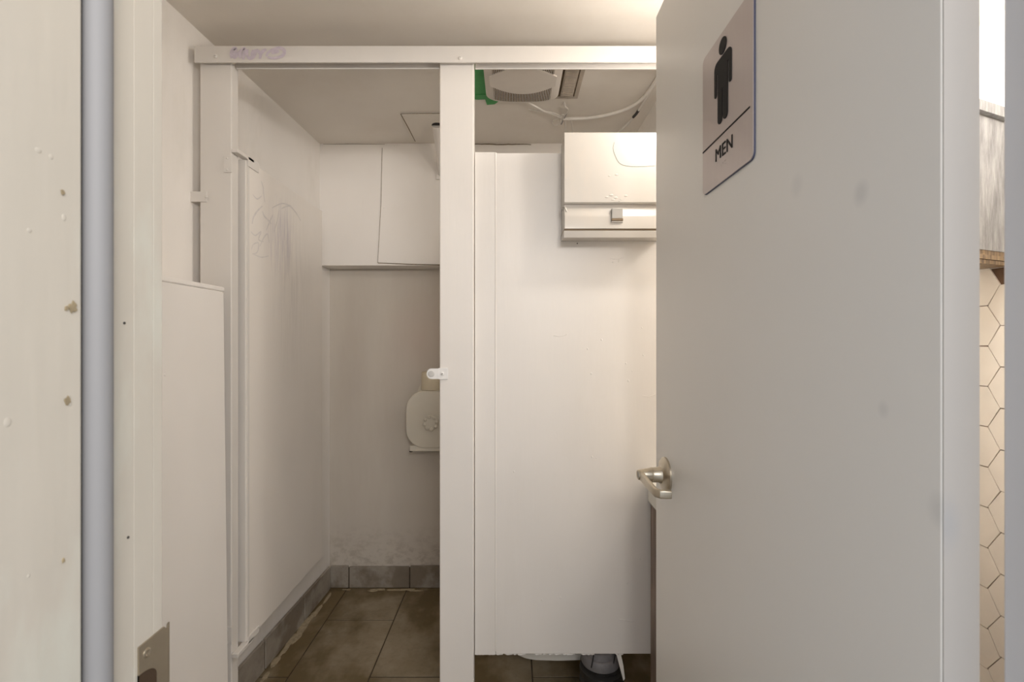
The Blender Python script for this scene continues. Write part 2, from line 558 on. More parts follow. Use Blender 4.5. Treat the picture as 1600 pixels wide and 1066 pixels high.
# ------------------------------------------------------------------ doorway, left jamb (trim_1)
T1 = thing('trim_1', None, None, (JL, WI, 0), kind='structure')
HT = 2.06
b = BM(); box(b, -0.36, -0.3155, 0.16, 0.3385, 0, HT, 0.002)
outer = obj('jamb_board', b, M_jamb, T1)
b = BM(); box(b, -0.36, -0.3195, 0.3385, 0.3425, 0, HT)
obj('caulk_gap', b, M_crack, T1)
b = BM()
prof = [(-0.345, 0.3432), (-0.345, 0.3628)] + [(-0.318 + 0.0098 * math.cos(a), 0.3530 + 0.0098 * math.sin(a)) for a in [PI / 2 - PI * k / 20 for k in range(21)]]
prism(b, [(x, y, 0) for x, y in prof], (0, 0, HT))
obj('door_stop', b, M_stop, T1, smooth=True)
b = BM(); box(b, -0.36, -0.3202, 0.3630, 0.3900, 0, HT, 0.0003)
obj('rebate_board', b, M_jamb, T1)
b = BM(); box(b, -0.36, -0.3200, 0.3902, 0.4108, 0, HT, 0.0003)
obj('rebate_board', b, M_jamb, T1)
b = BM(); box(b, -0.36, -0.3201, 0.4114, 0.4215, 0, HT, 0.0003)
obj('rebate_board', b, M_jamb, T1)

# paint chips and nail holes
def chip(px, py, x, r, parent, m, seed, zs=1.4):
    rr = random.Random(seed); c = PXp(px, py, x); n = 12
    bm = BM()
    prism(bm, [(x + 0.0002, c.y + r * math.cos(2 * PI * k / n) * rr.uniform(.5, 1.1), c.z + r * zs * math.sin(2 * PI * k / n) * rr.uniform(.5, 1.1)) for k in range(n)], (0.0006, 0, 0))
    return obj('paint_chip', bm, m, parent)


for i, (px, py, r) in enumerate(((97, 300, .0015), (113, 480, .0036), (103, 482, .0016), (105, 626, .0026), (98, 876, .0014))):
    chip(px, py, -0.3155, r, outer, M_chip, i)
b = BM()
rr = random.Random(12)
for px, py, r in ((116, 474, .003), (108, 620, .002), (110, 632, .0018), (46, 360, .003), (60, 235, .004), (80, 245, .003), (45, 900, .002), (100, 340, .003), (12, 660, .004)):
    c = PXp(px, py, -0.3155)
    bmesh.ops.create_icosphere(b, subdivisions=2, radius=1.0, matrix=Matrix.Translation(c) @ Matrix.Diagonal((0.0003, 0.6 * r, 0.6 * r * rr.uniform(.8, 1.6), 1)))
obj('paint_blisters', b, M_jamb, outer, smooth=True, kind='stuff')
for i, (px, py) in enumerate(((194, 505), (200, 840))):
    c = PXp(px, py, -0.3200); b = BM(); lathe(b, c + Vector((0.0001, 0, 0)), (1, 0, 0), [(0.0012, 0), (0.001, 0.0005)], 10)
    obj('nail_hole', b, M_crack, T1)

# strike plate: frame around a D-shaped latch hole, curved lip
b = BM()
zt, zb_, y0, y1 = 1.018, 0.960, 0.3935, 0.4225
X0, X1 = -0.3199, -0.3185
hy0, hy1, hz0, hz1 = 0.3935, 0.4135, 0.9645, 0.994
arc = [(hy0 + 0.0005, hz0 + 0.006)] + [(hy1 - 0.020 + 0.020 * math.sin(a), hz1 - 0.012 + 0.012 * math.cos(a)) for a in [PI / 2 * k / 8 for k in range(9)]] + [(hy1, hz0)]
upper = [(y0, hz1 - 0.012), (y0, zt), (y1, zt), (y1, hz1 - 0.012)] + [(hy1 - 0.020 + 0.020 * math.sin(a), hz1 - 0.012 + 0.012 * math.cos(a)) for a in [PI / 2 - PI / 2 * k / 8 for k in range(9)]][0:]
prism(b, [(X0, y, z) for y, z in upper], (X1 - X0, 0, 0))
prism(b, [(X0, y, z) for y, z in ((hy1, hz1 - 0.012), (y1, hz1 - 0.012), (y1, zb_), (hy1, zb_))], (X1 - X0, 0, 0))
prism(b, [(X0, y, z) for y, z in ((y0, hz0), (hy1, hz0), (hy1, zb_), (y0, zb_))], (X1 - X0, 0, 0))
lip = [(y1 - 0.0005, X1), (y1 + 0.004, X1 + 0.0002), (y1 + 0.0075, X1 - 0.001), (y1 + 0.0095, X1 - 0.004)]
for (ya, xa), (yb, xb) in zip(lip[:-1], lip[1:]):
    prism(b, [(xa, ya, zb_ + .002), (xb, yb, zb_ + .004), (xb, yb, zt - .004), (xa, ya, zt - .0)], (-0.0012, -0.0004, 0))
SP = obj('strike_plate', b, M_strike, T1, label='satin nickel strike plate with latch hole')
b = BM(); lathe(b, (X1 - 0.0002, 0.402, 1.008), (1, 0, 0), [(0.0042, 0), (0.0040, 0.0007), (0.0025, 0.0012), (0.0012, 0.0006)], 20)
obj('screw', b, M_nickel, SP, smooth=True)
b = BM(); box(b, X1 - 0.0008, X1 - 0.0003, hy0, hy1, hz0, hz1)
obj('latch_hole', b, M_hole, SP)

# right jamb
T2 = thing('trim_2', None, None, (JR + 0.02, WI - 0.05, 0), kind='structure')
b = BM(); box(b, 0.3722, 0.42, 0.325, 0.3495, 0, HT, 0.002); obj('jamb_board', b, M_rjamb, T2)
b = BM(); box(b, 0.3695, 0.42, 0.16, 0.3245, 0, HT, 0.003); obj('jamb_board', b, M_rjamb, T2)
T3 = thing('trim_3', None, None, (0, WI - 0.05, HT), kind='structure')
b = BM(); box(b, JL - 0.035, 0.42, 0.16, 0.36, HT, HT + 0.02); obj('head_board', b, M_jamb, T3)

# ------------------------------------------------------------------ room door, opened inward
D1 = thing('door_1', 'grey-white door with MEN sign and satin lever, swung open inward', None, (0.355, 0.363, 0), kind='structure')
XD, XD2, YH, YF = 0.34, 0.3695, 0.3635, 1.088
b = BM(); box(b, XD, XD2, YH + 0.0008, YF, 0.012, 2.045, 0.0015)
obj('slab', b, M_door, D1)
b = BM(); box(b, XD + 0.0006, XD2 - 0.0006, YH, YH + 0.0012, 0.012, 2.045)
obj('hinge_edge', b, M_edge, D1)
# lever
rc = PXp(1041, 742, XD)
b = BM(); lathe(b, rc, (-1, 0, 0), [(0.038, 0), (0.038, 0.004), (0.034, 0.008), (0.026, 0.010), (0.019, 0.013), (0.0165, 0.019), (0.0155, 0.031)], 40)
HND = obj('lever_handle', b, M_nickel, D1, smooth=True, label='satin nickel lever handle with round rose')
b = BM(); lathe(b, rc + Vector((-0.031, 0, 0)), (-1, 0, 0), [(0.0160, 0), (0.0160, 0.002), (0.0150, 0.003), (0.0125, 0.020), (0.0108, 0.031), (0.0098, 0.032), (0.0075, 0.0305)], 32)
obj('neck', b, M_nickel, HND, smooth=True)
b = BM(); lathe(b, rc + Vector((-0.0605, 0, 0)), (-1, 0, 0), [(0.0078, 0), (0.0078, 0.0012), (0.005, 0.0016)], 20)
obj('lock_cylinder', b, M_lock, HND, smooth=True)
b = BM()
path = [(rc.x - 0.055, rc.y + 0.004, rc.z - 0.002), (rc.x - 0.056, rc.y - 0.03, rc.z - 0.002), (rc.x - 0.056, rc.y - 0.075, rc.z - 0.004),
        (rc.x - 0.056, rc.y - 0.108, rc.z - 0.004), (rc.x - 0.050, rc.y - 0.116, rc.z - 0.004), (rc.x - 0.036, rc.y - 0.118, rc.z - 0.004), (rc.x - 0.030, rc.y - 0.118, rc.z - 0.004)]
rings = []
pp = [Vector(p) for p in path]
hh = [0.0100, 0.0098, 0.0092, 0.0085, 0.0085, 0.0085, 0.008]
for i, p in enumerate(pp):
    t = (pp[min(i + 1, len(pp) - 1)] - pp[max(i - 1, 0)]).normalized()
    s = t.cross(Vector((0, 0, 1))).normalized(); up = Vector((0, 0, 1))
    rings.append([p + s * u + up * v for u, v in rrect(0, 0, 0.005, hh[i], 0.0035, 3)])
loft(b, rings)
obj('lever', b, M_nickel, HND, smooth=True)

# ------------------------------------------------------------------ MEN sign
sy0, sy1, sz0, sz1 = 0.6425, 0.8133, 1.535, 1.775
SG = thing('restroom_sign', 'brushed silver MEN sign with black standing figure, on open grey-white door', 'sign', (XD, (sy0 + sy1) / 2, sz0))
rp = rrect((sy0 + sy1) / 2, (sz0 + sz1) / 2, (sy1 - sy0) / 2, (sz1 - sz0) / 2, 0.011)
b = BM(); prism(b, [(XD - 0.0002, y, z) for y, z in rp], (-0.0022, 0, 0)); obj('back_plate', b, M_signedge, SG)
rp = rrect((sy0 + sy1) / 2, (sz0 + sz1) / 2, (sy1 - sy0) / 2 - .0008, (sz1 - sz0) / 2 - .0008, 0.010)
b = BM(); prism(b, [(XD - 0.0024, y, z) for y, z in rp], (-0.0012, 0, 0)); obj('face_plate', b, M_sign, SG)
XS = XD - 0.0036
b = BM()
fc = 0.7345


def arcp(cy_, cz_, r, a0, a1, n=8):
    return [(cy_ + r * math.cos(a0 + (a1 - a0) * k / n), cz_ + r * math.sin(a0 + (a1 - a0) * k / n)) for k in range(n + 1)]


prism(b, [(XS, fc + 0.0128 * math.cos(2 * PI * k / 24), 1.751 + 0.0128 * math.sin(2 * PI * k / 24)) for k in range(24)], (-0.0012, 0, 0))
half = [(0.0, 1.7355)] + arcp(0.0185, 1.7245, 0.0110, PI / 2, 0) + arcp(0.0252, 1.684, 0.0043, 0, -PI) + [(0.0209, 1.7165), (0.0172, 1.7165)] + \
    arcp(0.0093, 1.6385, 0.0079, 0, -PI) + [(0.0014, 1.684), (0.0, 1.684)]
for sg in (-1, 1):
    prism(b, [(XS, fc + sg * u, z) for u, z in half], (-0.0012, 0, 0))
obj('pictogram', b, M_ink, SG, label='black standing male figure')
b = BM(); box(b, XS - 0.0008, XS, sy0 + 0.009, sy1 - 0.002, 1.6100, 1.6122); obj('divider_line', b, M_ink, SG)
fcu = bpy.data.curves.new('lettering', 'FONT'); fcu.body = 'MEN'; fcu.size = 0.0295; fcu.extrude = 0.0005; fcu.align_x = 'CENTER'
fcu.space_character = 1.05
fcu.materials.append(M_ink)
tmp = bpy.data.objects.new('lettering_curve', fcu); COL.objects.link(tmp)
bpy.context.view_layer.update()
lme = bpy.data.meshes.new_from_object(tmp.evaluated_get(bpy.context.evaluated_depsgraph_get()))
bpy.data.objects.remove(tmp)
lme.name = 'lettering'; lme.materials.clear(); lme.materials.append(M_ink)
fo = bpy.data.objects.new('lettering', lme); COL.objects.link(fo)
FM = Matrix(((0, 0, -1, XS - 0.0004), (-1, 0, 0, 0.7315), (0, 1, 0, 1.5755), (0, 0, 0, 1)))
lme.transform(FM); fo.parent = SG; fo.matrix_parent_inverse = Matrix.Translation(-Vector(SG.location))
b = BM()
for (dy, dz) in ((0, 0), (0, .0025), (-.0025, .0025), (.008, .0025), (.008, -.0025), (.0055, .0025), (-.007, 0), (-.007, -.0025), (-.0095, .0)):
    bmesh.ops.create_icosphere(b, subdivisions=1, radius=0.0007, matrix=Matrix.Translation((XS, 0.7334 - dy, 1.5625 + dz)))
obj('braille_dots', b, M_sign, SG)

# ------------------------------------------------------------------ stall front
ZP = 1.42


def screw(name, c, r, m, parent):
    bm = BM(); lathe(bm, c, (0, -1, 0), [(r, 0), (r, r * 0.25), (r * 0.75, r * 0.6), (r * 0.3, r * 0.7), (r * 0.25, r * 0.4)], 18)
    return obj(name, bm, m, parent, smooth=True)


PL = thing('pilaster', 'narrow white stall post beside the left wall, carrying the stall door', 'partition post', (-0.913, ZP, 0))
b = BM(); box(b, -0.962, -0.864, ZP, ZP + 0.036, 0, 2.165, 0.003, 2); obj('post', b, M_part, PL)
b = BM(); box(b, -0.990, -0.9375, ZP - 0.005, ZP - 0.0005, P(0, 316, ZP).z, P(0, 300, ZP).z, 0.001)
br = obj('wall_bracket', b, M_part, PL)
screw('screw', Vector(((324 - CX) / F * ZP, ZP - 0.005, P(0, 308, ZP).z)), 0.005, M_part, br)

PM = thing('pilaster', 'white stall post in the middle of the stall front, with latch keeper', 'partition post', (-0.170, ZP, 0))
b = BM(); box(b, -0.223, -0.118, ZP, ZP + 0.042, 0, 2.165, 0.003, 2); obj('post', b, M_part, PM)
b = BM(); box(b, -0.226, -0.197, ZP - 0.004, ZP - 0.0004, P(0, 593, ZP).z, P(0, 575, ZP).z, 0.0012)
kp = obj('latch_keeper', b, M_fix, PM, label='white latch keeper plate with rounded tongue')
b = BM(); zc = (P(0, 593, ZP).z + P(0, 575, ZP).z) / 2
pts = [(-0.224, ZP - 0.006, zc - .016), (-0.224, ZP - 0.006, zc + .016)] + [(-0.248 + 0.014 * math.cos(a), ZP - 0.006, zc + 0.016 * math.sin(a)) for a in [PI / 2 + PI * k / 12 for k in range(13)]]
prism(b, pts, (0, 0.005, 0)); obj('tongue', b, M_fix, kp)
b = BM(); lathe(b, (-0.248, ZP - 0.006, zc), (0, -1, 0), [(0.010, 0), (0.009, 0.0015), (0.006, 0.002)], 20); obj('bumper', b, M_lock if False else plain('bumper_grey', (0.52, 0.51, 0.49), 0.5), kp, smooth=True)
sw = screw('screw', Vector(((691.5 - CX) / F * ZP, ZP - 0.004, P(0, 584, ZP).z)), 0.0055, M_fix, kp)
b = BM(); lathe(b, Vector(((691.5 - CX) / F * ZP, ZP - 0.0082, P(0, 584, ZP).z)), (0, -1, 0), [(0.0018, 0), (0.0015, 0.0006)], 10)
obj('screw_socket', b, M_crack, kp)

HR = thing('header_rail', 'white overhead rail with purple graffiti across the stall front', 'rail', (0, 1.405, 2.129))
b = BM()
# inverted channel: front web, top, back web
box(b, -0.968, 0.585, 1.403, 1.409, 2.129, 2.1796, 0.0012, 1)
box(b, -0.968, 0.585, 1.409, 1.460, 2.168, 2.1796)
box(b, -0.861, -0.226, 1.437, 1.4425, 2.129, 2.170, 0.0012, 1)
box(b, -0.115, 0.585, 1.437, 1.4425, 2.129, 2.170, 0.0012, 1)
obj('channel', b, M_part, HR)
screw('screw', P(337, 88, 1.403), 0.006, M_part, HR)
screw('screw', P(719, 91, 1.403), 0.006, M_part, HR)
b = BM()
GY = 1.4022


GK = [0]


def stroke(bm, pts, wd):
    GK[0] += 1
    q = [P(x, y, GY - 0.00006 * GK[0]) for x, y in pts]
    ribbon(bm, smooth_path(q, 5), (0, -1, 0), wd)


for pts in ([(362, 91), (361, 84), (364, 77), (368, 76), (367, 84), (366, 92)], [(367, 91), (372, 84), (378, 77)], [(378, 77), (382, 76), (381, 86), (380, 93)],
            [(387, 77), (386, 86), (390, 91), (396, 89), (399, 82), (399, 77)], [(401, 77), (405, 82), (407, 85), (406, 92)], [(416, 77), (411, 80), (407, 85)],
            [(416, 88), (419, 82), (428, 77), (438, 75), (444, 79), (443, 85), (437, 89), (426, 91), (418, 89)], [(424, 83), (432, 81), (436, 80)],
            [(376, 78), (375, 91)], [(364, 80), (363, 90)], [(396, 78), (393, 89)]):
    stroke(b, pts, 0.0105)
obj('graffiti', b, M_purple, HR, label='purple marker scrawl')

# stall door, hinged on the wall-side post and swung inward
SD = thing('stall_door', 'white stall door with faint scribbles, swung open along the left wall', 'door', (-0.861, 1.475, 0.317))
DX0, DX1, DY0, DY1, DZ0, DZ1 = -0.876, -0.847, 1.472, 2.056, 0.317, 1.860
b = BM(); box(b, DX0, DX1, DY0 + 0.004, DY1, DZ0, DZ1, 0.0015); obj('slab', b, M_sdoor, SD)
b = BM(); box(b, DX0 - 0.0005, DX1 - 0.004, DY0, DY0 + 0.004, DZ0, DZ1, 0.0015); obj('edge_strip', b, M_part, SD)
b = BM(); box(b, DX1 - 0.0002, DX1 + 0.0016, DY0 + 0.003, DY0 + 0.012, DZ0, DZ1, 0.0006); obj('face_trim', b, M_part, SD)


def hinge(zc0, zc1, top):
    bm = BM()
    box(bm, (350 - CX) / F * ZP, -0.8615, ZP - 0.004, ZP - 0.0004, zc0, zc1, 0.001)
    h = obj('hinge', bm, M_part, SD)
    bm = BM()
    z = zc1 if top else zc0
    za, zb2 = (DZ1 + 0.0005, DZ1 + 0.012) if top else (DZ0 - 0.014, DZ0 - 0.0005)
    box(bm, -0.8632, DX1 + 0.004, ZP - 0.003, DY0 + 0.035, za, zb2, 0.002)
    box(bm, DX1, DX1 + 0.004, DY0 + 0.002, DY0 + 0.065, (DZ1 - 0.02 if top else DZ0 - 0.008), (DZ1 + 0.012 if top else DZ0 + 0.014), 0.001)
    obj('hinge_wrap', bm, M_part, h)
    for zz in (zc0 + 0.008, zc1 - 0.008):
        screw('screw', Vector(((356 - CX) / F * ZP, ZP - 0.004, zz)), 0.0035, M_part, h)


hinge(P(0, 270, ZP).z, P(0, 244, ZP).z, True)
hinge(P(0, 1007, ZP).z, P(0, 979, ZP).z, False)
b = BM()
XQ = DX1 + 0.0003
for pts, wd in (([(408, 283), (411, 292), (412, 304), (414, 316)], .005), ([(395, 304), (402, 311), (409, 306)], .005), ([(410, 322), (402, 330), (396, 340), (394, 350)], .007),
                ([(410, 330), (413, 338), (420, 345), (424, 350)], .007), ([(426, 336), (421, 348), (416, 360)], .006), ([(436, 328), (433, 346), (428, 362)], .005),
                ([(392, 362), (399, 368), (408, 362), (404, 374), (412, 378)], .005), ([(406, 385), (412, 372), (418, 366), (421, 380)], .005), ([(393, 390), (396, 382), (404, 380), (402, 394), (394, 397)], .004),
                ([(396, 397), (408, 402), (420, 400)], .004), ([(440, 326), (452, 322), (462, 332), (470, 345)], .006), ([(425, 325), (441, 318), (455, 322)], .004)):
    XQ += 0.00006
    ribbon(b, smooth_path([PXp(x, y, XQ) for x, y in pts], 5), (1, 0, 0), wd)
obj('scribbles', b, M_scrib, SD, label='faint grey marker scribbles')

# fixed panel right of the middle post
SPN = thing('stall_panel', 'large white fixed stall panel under the paper towel dispenser', 'partition panel', (0.16, 1.44, 0.30))
YP = 1.44
b = BM(); box(b, -0.1165, -0.0515, YP, YP + 0.020, 0.298, 1.871, 0.0018); obj('edge_board', b, M_part, SPN)
b = BM(); box(b, -0.0508, 0.583, YP + 0.001, YP + 0.021, 0.301, 1.868, 0.0018); obj('board', b, M_part, SPN)
b = BM(); tube(b, [(-0.0512, YP + 0.001, 0.31), (-0.0512, YP + 0.001, 1.869)], 0.0024, 8); obj('joint_bead', b, M_part, SPN, smooth=True)
b = BM(); rr = random.Random(5)
for px, py in ((803, 737), (847, 938), (925, 714), (932, 716), (982, 595), (924, 584), (958, 410), (966, 408), (885, 522), (1000, 874), (980, 912), (940, 531), (978, 568), (988, 580), (1003, 512), (876, 934), (1005, 555), (918, 345 + 200)):
    c = P(px, py, YP + 0.001); r = rr.uniform(.0015, .0032)
    bmesh.ops.create_icosphere(b, subdivisions=2, radius=1.0, matrix=Matrix.Translation(c) @ Matrix.Diagonal((r, 0.0011, r * rr.uniform(1, 1.8), 1)))
for px0, py0, px1, py1 in ((865, 524, 885, 523), (968, 968, 990, 972), (953, 404, 975, 402), (1004, 618, 1024, 616)):
    tube(b, [P(px0, py0, YP + .001), P((px0 + px1) / 2, py0 + 2, YP + .001), P(px1, py1, YP + .001)], 0.0011, 6)
obj('paint_blisters', b, M_part, SPN, smooth=True, kind='stuff')
b = BM(); rr = random.Random(9)          # ragged paint along the panel's foot
for i in range(26):
    x = -0.11 + 0.5 * rr.random(); s = rr.uniform(.006, .018)
    bmesh.ops.create_icosphere(b, subdivisions=1, radius=1.0, matrix=Matrix.Translation((x, YP + 0.008, 0.2985)) @ Matrix.Diagonal((s, 0.008, 0.0035, 1)))
obj('ragged_edge', b, M_part, SPN, kind='stuff')
b = BM(); prism(b, [P(963, 1022, 1.452), P(970, 1022, 1.452), P(974, 1040, 1.452), P(976.5, 1061, 1.452), P(974, 1064, 1.452), P(969, 1045, 1.452)], (0, 0.002, 0))
obj('loose_strip', b, M_wire, SPN, label='loose white strip hanging under the panel')
b = BM(); lathe(b, P(902, 380.5, YP + 0.0008), (0, -1, 0), [(0.002, 0), (0.0016, 0.001)], 10); obj('screw_hole', b, M_crack, SPN)

# ------------------------------------------------------------------ paper towel dispenser
PD = thing('paper_towel_dispenser', 'white metal paper towel dispenser on the stall panel, behind the open door', 'dispenser', (0.304, YP, 1.57))
x0, x1, yf = 0.154, 0.454, 1.350
b = BM()
zt = 1.893; zl = 1.28 + (CY - 318) / F * yf
b2 = [(yf + 0.004, zl), (yf, zl + 0.004), (yf, zt - 0.004), (yf + 0.004, zt), (YP, zt - 0.004), (YP, zl)]
prism(b, [(x0, y, z) for y, z in b2], (x1 - x0, 0, 0))
obj('cover', b, M_disp, PD)
b = BM()
zm = 1.28 + (CY - 357) / F * yf
b2 = [(YP, zl), (yf + 0.012, zl), (yf + 0.012, zl - 0.010), (yf + 0.009, zl - 0.022), (yf + 0.003, zl - 0.032), (yf + 0.001, zl - 0.040), (yf + 0.001, zm), (YP, zm)]
prism(b, [(x0 + 0.001, y, z) for y, z in b2], (x1 - x0 - 0.002, 0, 0))
obj('lower_cover', b, M_disp, PD, smooth=True)
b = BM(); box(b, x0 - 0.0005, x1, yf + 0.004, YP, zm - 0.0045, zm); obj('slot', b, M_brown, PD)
b = BM()
zq = 1.28 + (CY - 371) / F * (yf + 0.004)
prism(b, [(x0 - 0.001, y, z) for y, z in ((YP, zm - 0.0045), (yf + 0.006, zm - 0.0045), (yf + 0.002, zm - 0.008), (yf + 0.006, zq), (YP, zq + 0.007))], (x1 - x0 + 0.001, 0, 0))
obj('tray', b, M_disp, PD)
lx0, lx1 = (955.5 - CX) / F * yf, (972.5 - CX) / F * yf
za, zc_ = 1.28 + (CY - 326) / F * yf, 1.28 + (CY - 342) / F * yf
b = BM(); box(b, lx0, lx1, yf - 0.005, yf + 0.012, zc_, za, 0.001)
LK = obj('latch', b, M_lock, PD, label='grey latch tab')
b = BM(); box(b, lx0 - 0.001, lx1 + 0.001, yf - 0.006, yf + 0.003, zc_ - 0.007, zc_, 0.001); obj('latch_lip', b, M_brown, LK)
b = BM(); box(b, lx0 - 0.001, lx1 + 0.001, yf - 0.004, yf + 0.002, zc_ - 0.011, zc_ - 0.0072, 0.001); obj('latch_edge', b, M_disp, LK)
b = BM()
ribbon(b, smooth_path([P(960, 222, yf - .0003), P(958, 232, yf - .0003), P(961, 243, yf - .0003), P(968, 255, yf - .0003), P(980, 259.5, yf - .0003), P(1000, 260.5, yf - .0003), P(1024, 259, yf - .0003)], 5), (0, -1, 0), 0.0022)
obj('pencil_mark', b, M_pencil, PD)
b = BM(); rr = random.Random(2)
for px, py in ((955, 305), (962, 309), (970, 312), (968, 314), (958, 312), (978, 306), (948, 308), (952, 275), (963, 273)):
    c = P(px, py, yf); r = rr.uniform(.003, .007)
    bmesh.ops.create_icosphere(b, subdivisions=2, radius=1.0, matrix=Matrix.Translation(c) @ Matrix.Diagonal((r, 0.0008, r * 0.5, 1)))
obj('paint_drips', b, M_disp, PD, smooth=True, kind='stuff')
b = BM(); tube(b, [P(877, 325, 1.40), P(881, 322, 1.36), P(884, 326, 1.348), P(885, 331, 1.348)], 0.0022, 8); obj('hinge_wire', b, M_disp, PD, smooth=True)

# ------------------------------------------------------------------ boxed-in chase on the left
BX = thing('pipe_boxing', 'half-height white boxed-in ledge along the left wall before the stall', 'boxing', (-0.87, 1.0, 0))
xt, xb, ye, yn = -0.8625, -0.8465, 1.38, 0.45
zt = 1.28 + (CY - 449) / F * ye
b = BM(); loft(b, [[(xb, yn, 0), (xb, ye, 0), (xb - 0.018, ye, 0), (xb - 0.018, yn, 0)], [(xt, yn, zt - .014), (xt, ye, zt - .014), (xt - 0.018, ye, zt - .014), (xt - 0.018, yn, zt - .014)]])
bmesh.ops.bevel(b, geom=b.edges[:], offset=0.0025, segments=2, affect='EDGES')
fb = obj('front_board', b, M_board, BX)
b = BM(); prism(b, [(leftx(yn) + .001, yn, zt - .0135), (xt + .0015, yn, zt - .0135), (xt + .0015, ye + .001, zt - .0135), (leftx(ye) + .001, ye + .001, zt - .0135)], (0, 0, .0135)); bmesh.ops.bevel(b, geom=b.edges[:], offset=0.002, segments=2, affect='EDGES'); obj('cap_board', b, M_board, BX)
b = BM(); loft(b, [[(-0.988, ye - 0.016, 0), (xb - 0.019, ye - 0.016, 0), (xb - 0.019, ye - 0.002, 0), (-0.988, ye - 0.002, 0)], [(-0.988, ye - 0.016, zt - .014), (xt - 0.019, ye - 0.016, zt - .014), (xt - 0.019, ye - 0.002, zt - .014), (-0.988, ye - 0.002, zt - .014)]])
obj('end_board', b, M_board, BX)
c = PXp(258, 586, xt + 0.003); b = BM(); lathe(b, c, (1, 0, 0), [(0.004, 0), (0.003, 0.002), (0.0015, 0.0026)], 14); obj('screw', b, M_board, fb, smooth=True)

# ------------------------------------------------------------------ back wall: access board, ceiling patch, pipe
def poly_plate(pts, d): 
    bm = BM(); prism(bm, pts, d); return bm


YA = ZU - 0.0005
b = poly_plate([P(606, 225, YA), P(735, 224.5, YA), P(735, 414, YA), P(690, 413.5, YA), P(640, 412.5, YA), P(591, 410.5, YA), P(596, 320, YA), P(598, 231, YA), P(603, 229.5, YA)], (0, -0.005, 0))
AP = tag(obj('access_board', b, M_board, None), 'white access board screwed to the upper wall behind the stall', 'board')
for px, py in ((600, 325), (604, 407), (616, 228)):
    screw('screw', P(px, py, YA - 0.005), 0.0035, M_board, AP)
b = BM()
for seg in ([(606.5, 224.6), (603, 229.5), (597.5, 231)], [(597.3, 231), (595.3, 320), (590.3, 411)], [(590.3, 411.2), (640, 413.3), (690, 414.3), (735, 414.8)]):
    ribbon(b, [P(x, y, YA - 0.0005) for x, y in seg], (0, -1, 0), 0.0036)
obj('edge_crack', b, M_rust, AP)
ZC = CEIL - 0.0004
pts = [PZ(626, 178, ZC), PZ(735, 177, ZC), PZ(735, 221, ZC), PZ(649, 221.5, ZC)]
b = poly_plate(pts, (0, 0, -0.004))
CP = tag(obj('ceiling_patch', b, M_ceil, None), 'cream patch board closing a ceiling hole above the stall', 'board')
b = BM()
ribbon(b, [PZ(649, 221.3, ZC - .0046), PZ(637.5, 199, ZC - .0046), PZ(626, 178, ZC - .0046)], (0, 0, -1), 0.0045)
ribbon(b, [PZ(626, 178, ZC - .0046), PZ(680, 177.5, ZC - .0046), PZ(735, 177, ZC - .0046)], (0, 0, -1), 0.0045)
obj('edge_crack', b, M_rust, CP)
PIPE = thing('drain_pipe', 'white pipe slanting from the ceiling patch into the upper back wall', 'pipe', (-0.34, 2.28, 2.097))
b = BM(); tube(b, [(-0.335, 2.078, CEIL - 0.0042), (-0.337, 2.18, 2.178), (-0.339, ZU + 0.004, 2.098)], 0.0245, 24); obj('pipe', b, M_wall, PIPE, smooth=True)
b = BM(); lathe(b, (-0.335, 2.078, CEIL - 0.0045), (0, 0, -1), [(0.0268, 0), (0.0268, 0.0005)], 24); obj('ceiling_hole', b, M_crack, PIPE)
b = BM(); box(b, -0.372, -0.310, ZU - 0.016, ZU - 0.006, 2.075, 2.098, 0.002); obj('flange', b, M_wall, PIPE)
# rusty joint between ceiling and back wall, right of the middle post
b = BM(); rr = random.Random(4)
ribbon(b, [P(740 + 6 * k, 225.6 + 0.02 * k + rr.uniform(-.4, .4), ZU - 0.0008) for k in range(16)], (0, -1, 0), 0.006)
ribbon(b, [P(505 + 12 * k, 225.3 + rr.uniform(-.3, .3), ZU - 0.0008) for k in range(9)], (0, -1, 0), 0.0022)
obj('joint_crack', b, M_rust, WALL_BACK)

# ------------------------------------------------------------------ ceiling fan with tape and cables
FC, FY, FW, FH = 0.040, 1.692, 0.141, 0.156
FAN = thing('ventilation_fan', 'cream ceiling extractor fan with curved slotted grille, above the stall', 'fan', (FC, FY, CEIL))
ZF = CEIL - 0.022
b = BM()
oc = rrect(FC, FY, FW, FH, 0.05, 8)
ic = rrect(FC, FY, FW - 0.008, FH - 0.008, 0.045, 8)
loft(b, [[(x, y, CEIL - 0.001) for x, y in oc], [(x, y, ZF + 0.008) for x, y in oc], [(x, y, ZF + 0.002) for x, y in ic]])
obj('cover', b, M_fan, FAN, smooth=True)
# slotted bands: dark brown recess plate, lens plate, rim and slats
hw = 0.110


def lens(x): return 0.040 + 0.046 * (1 - ((x - FC) / hw) ** 2)


def rim(x): return 0.147 - 0.030 * ((x - FC) / hw) ** 4 * 0.6


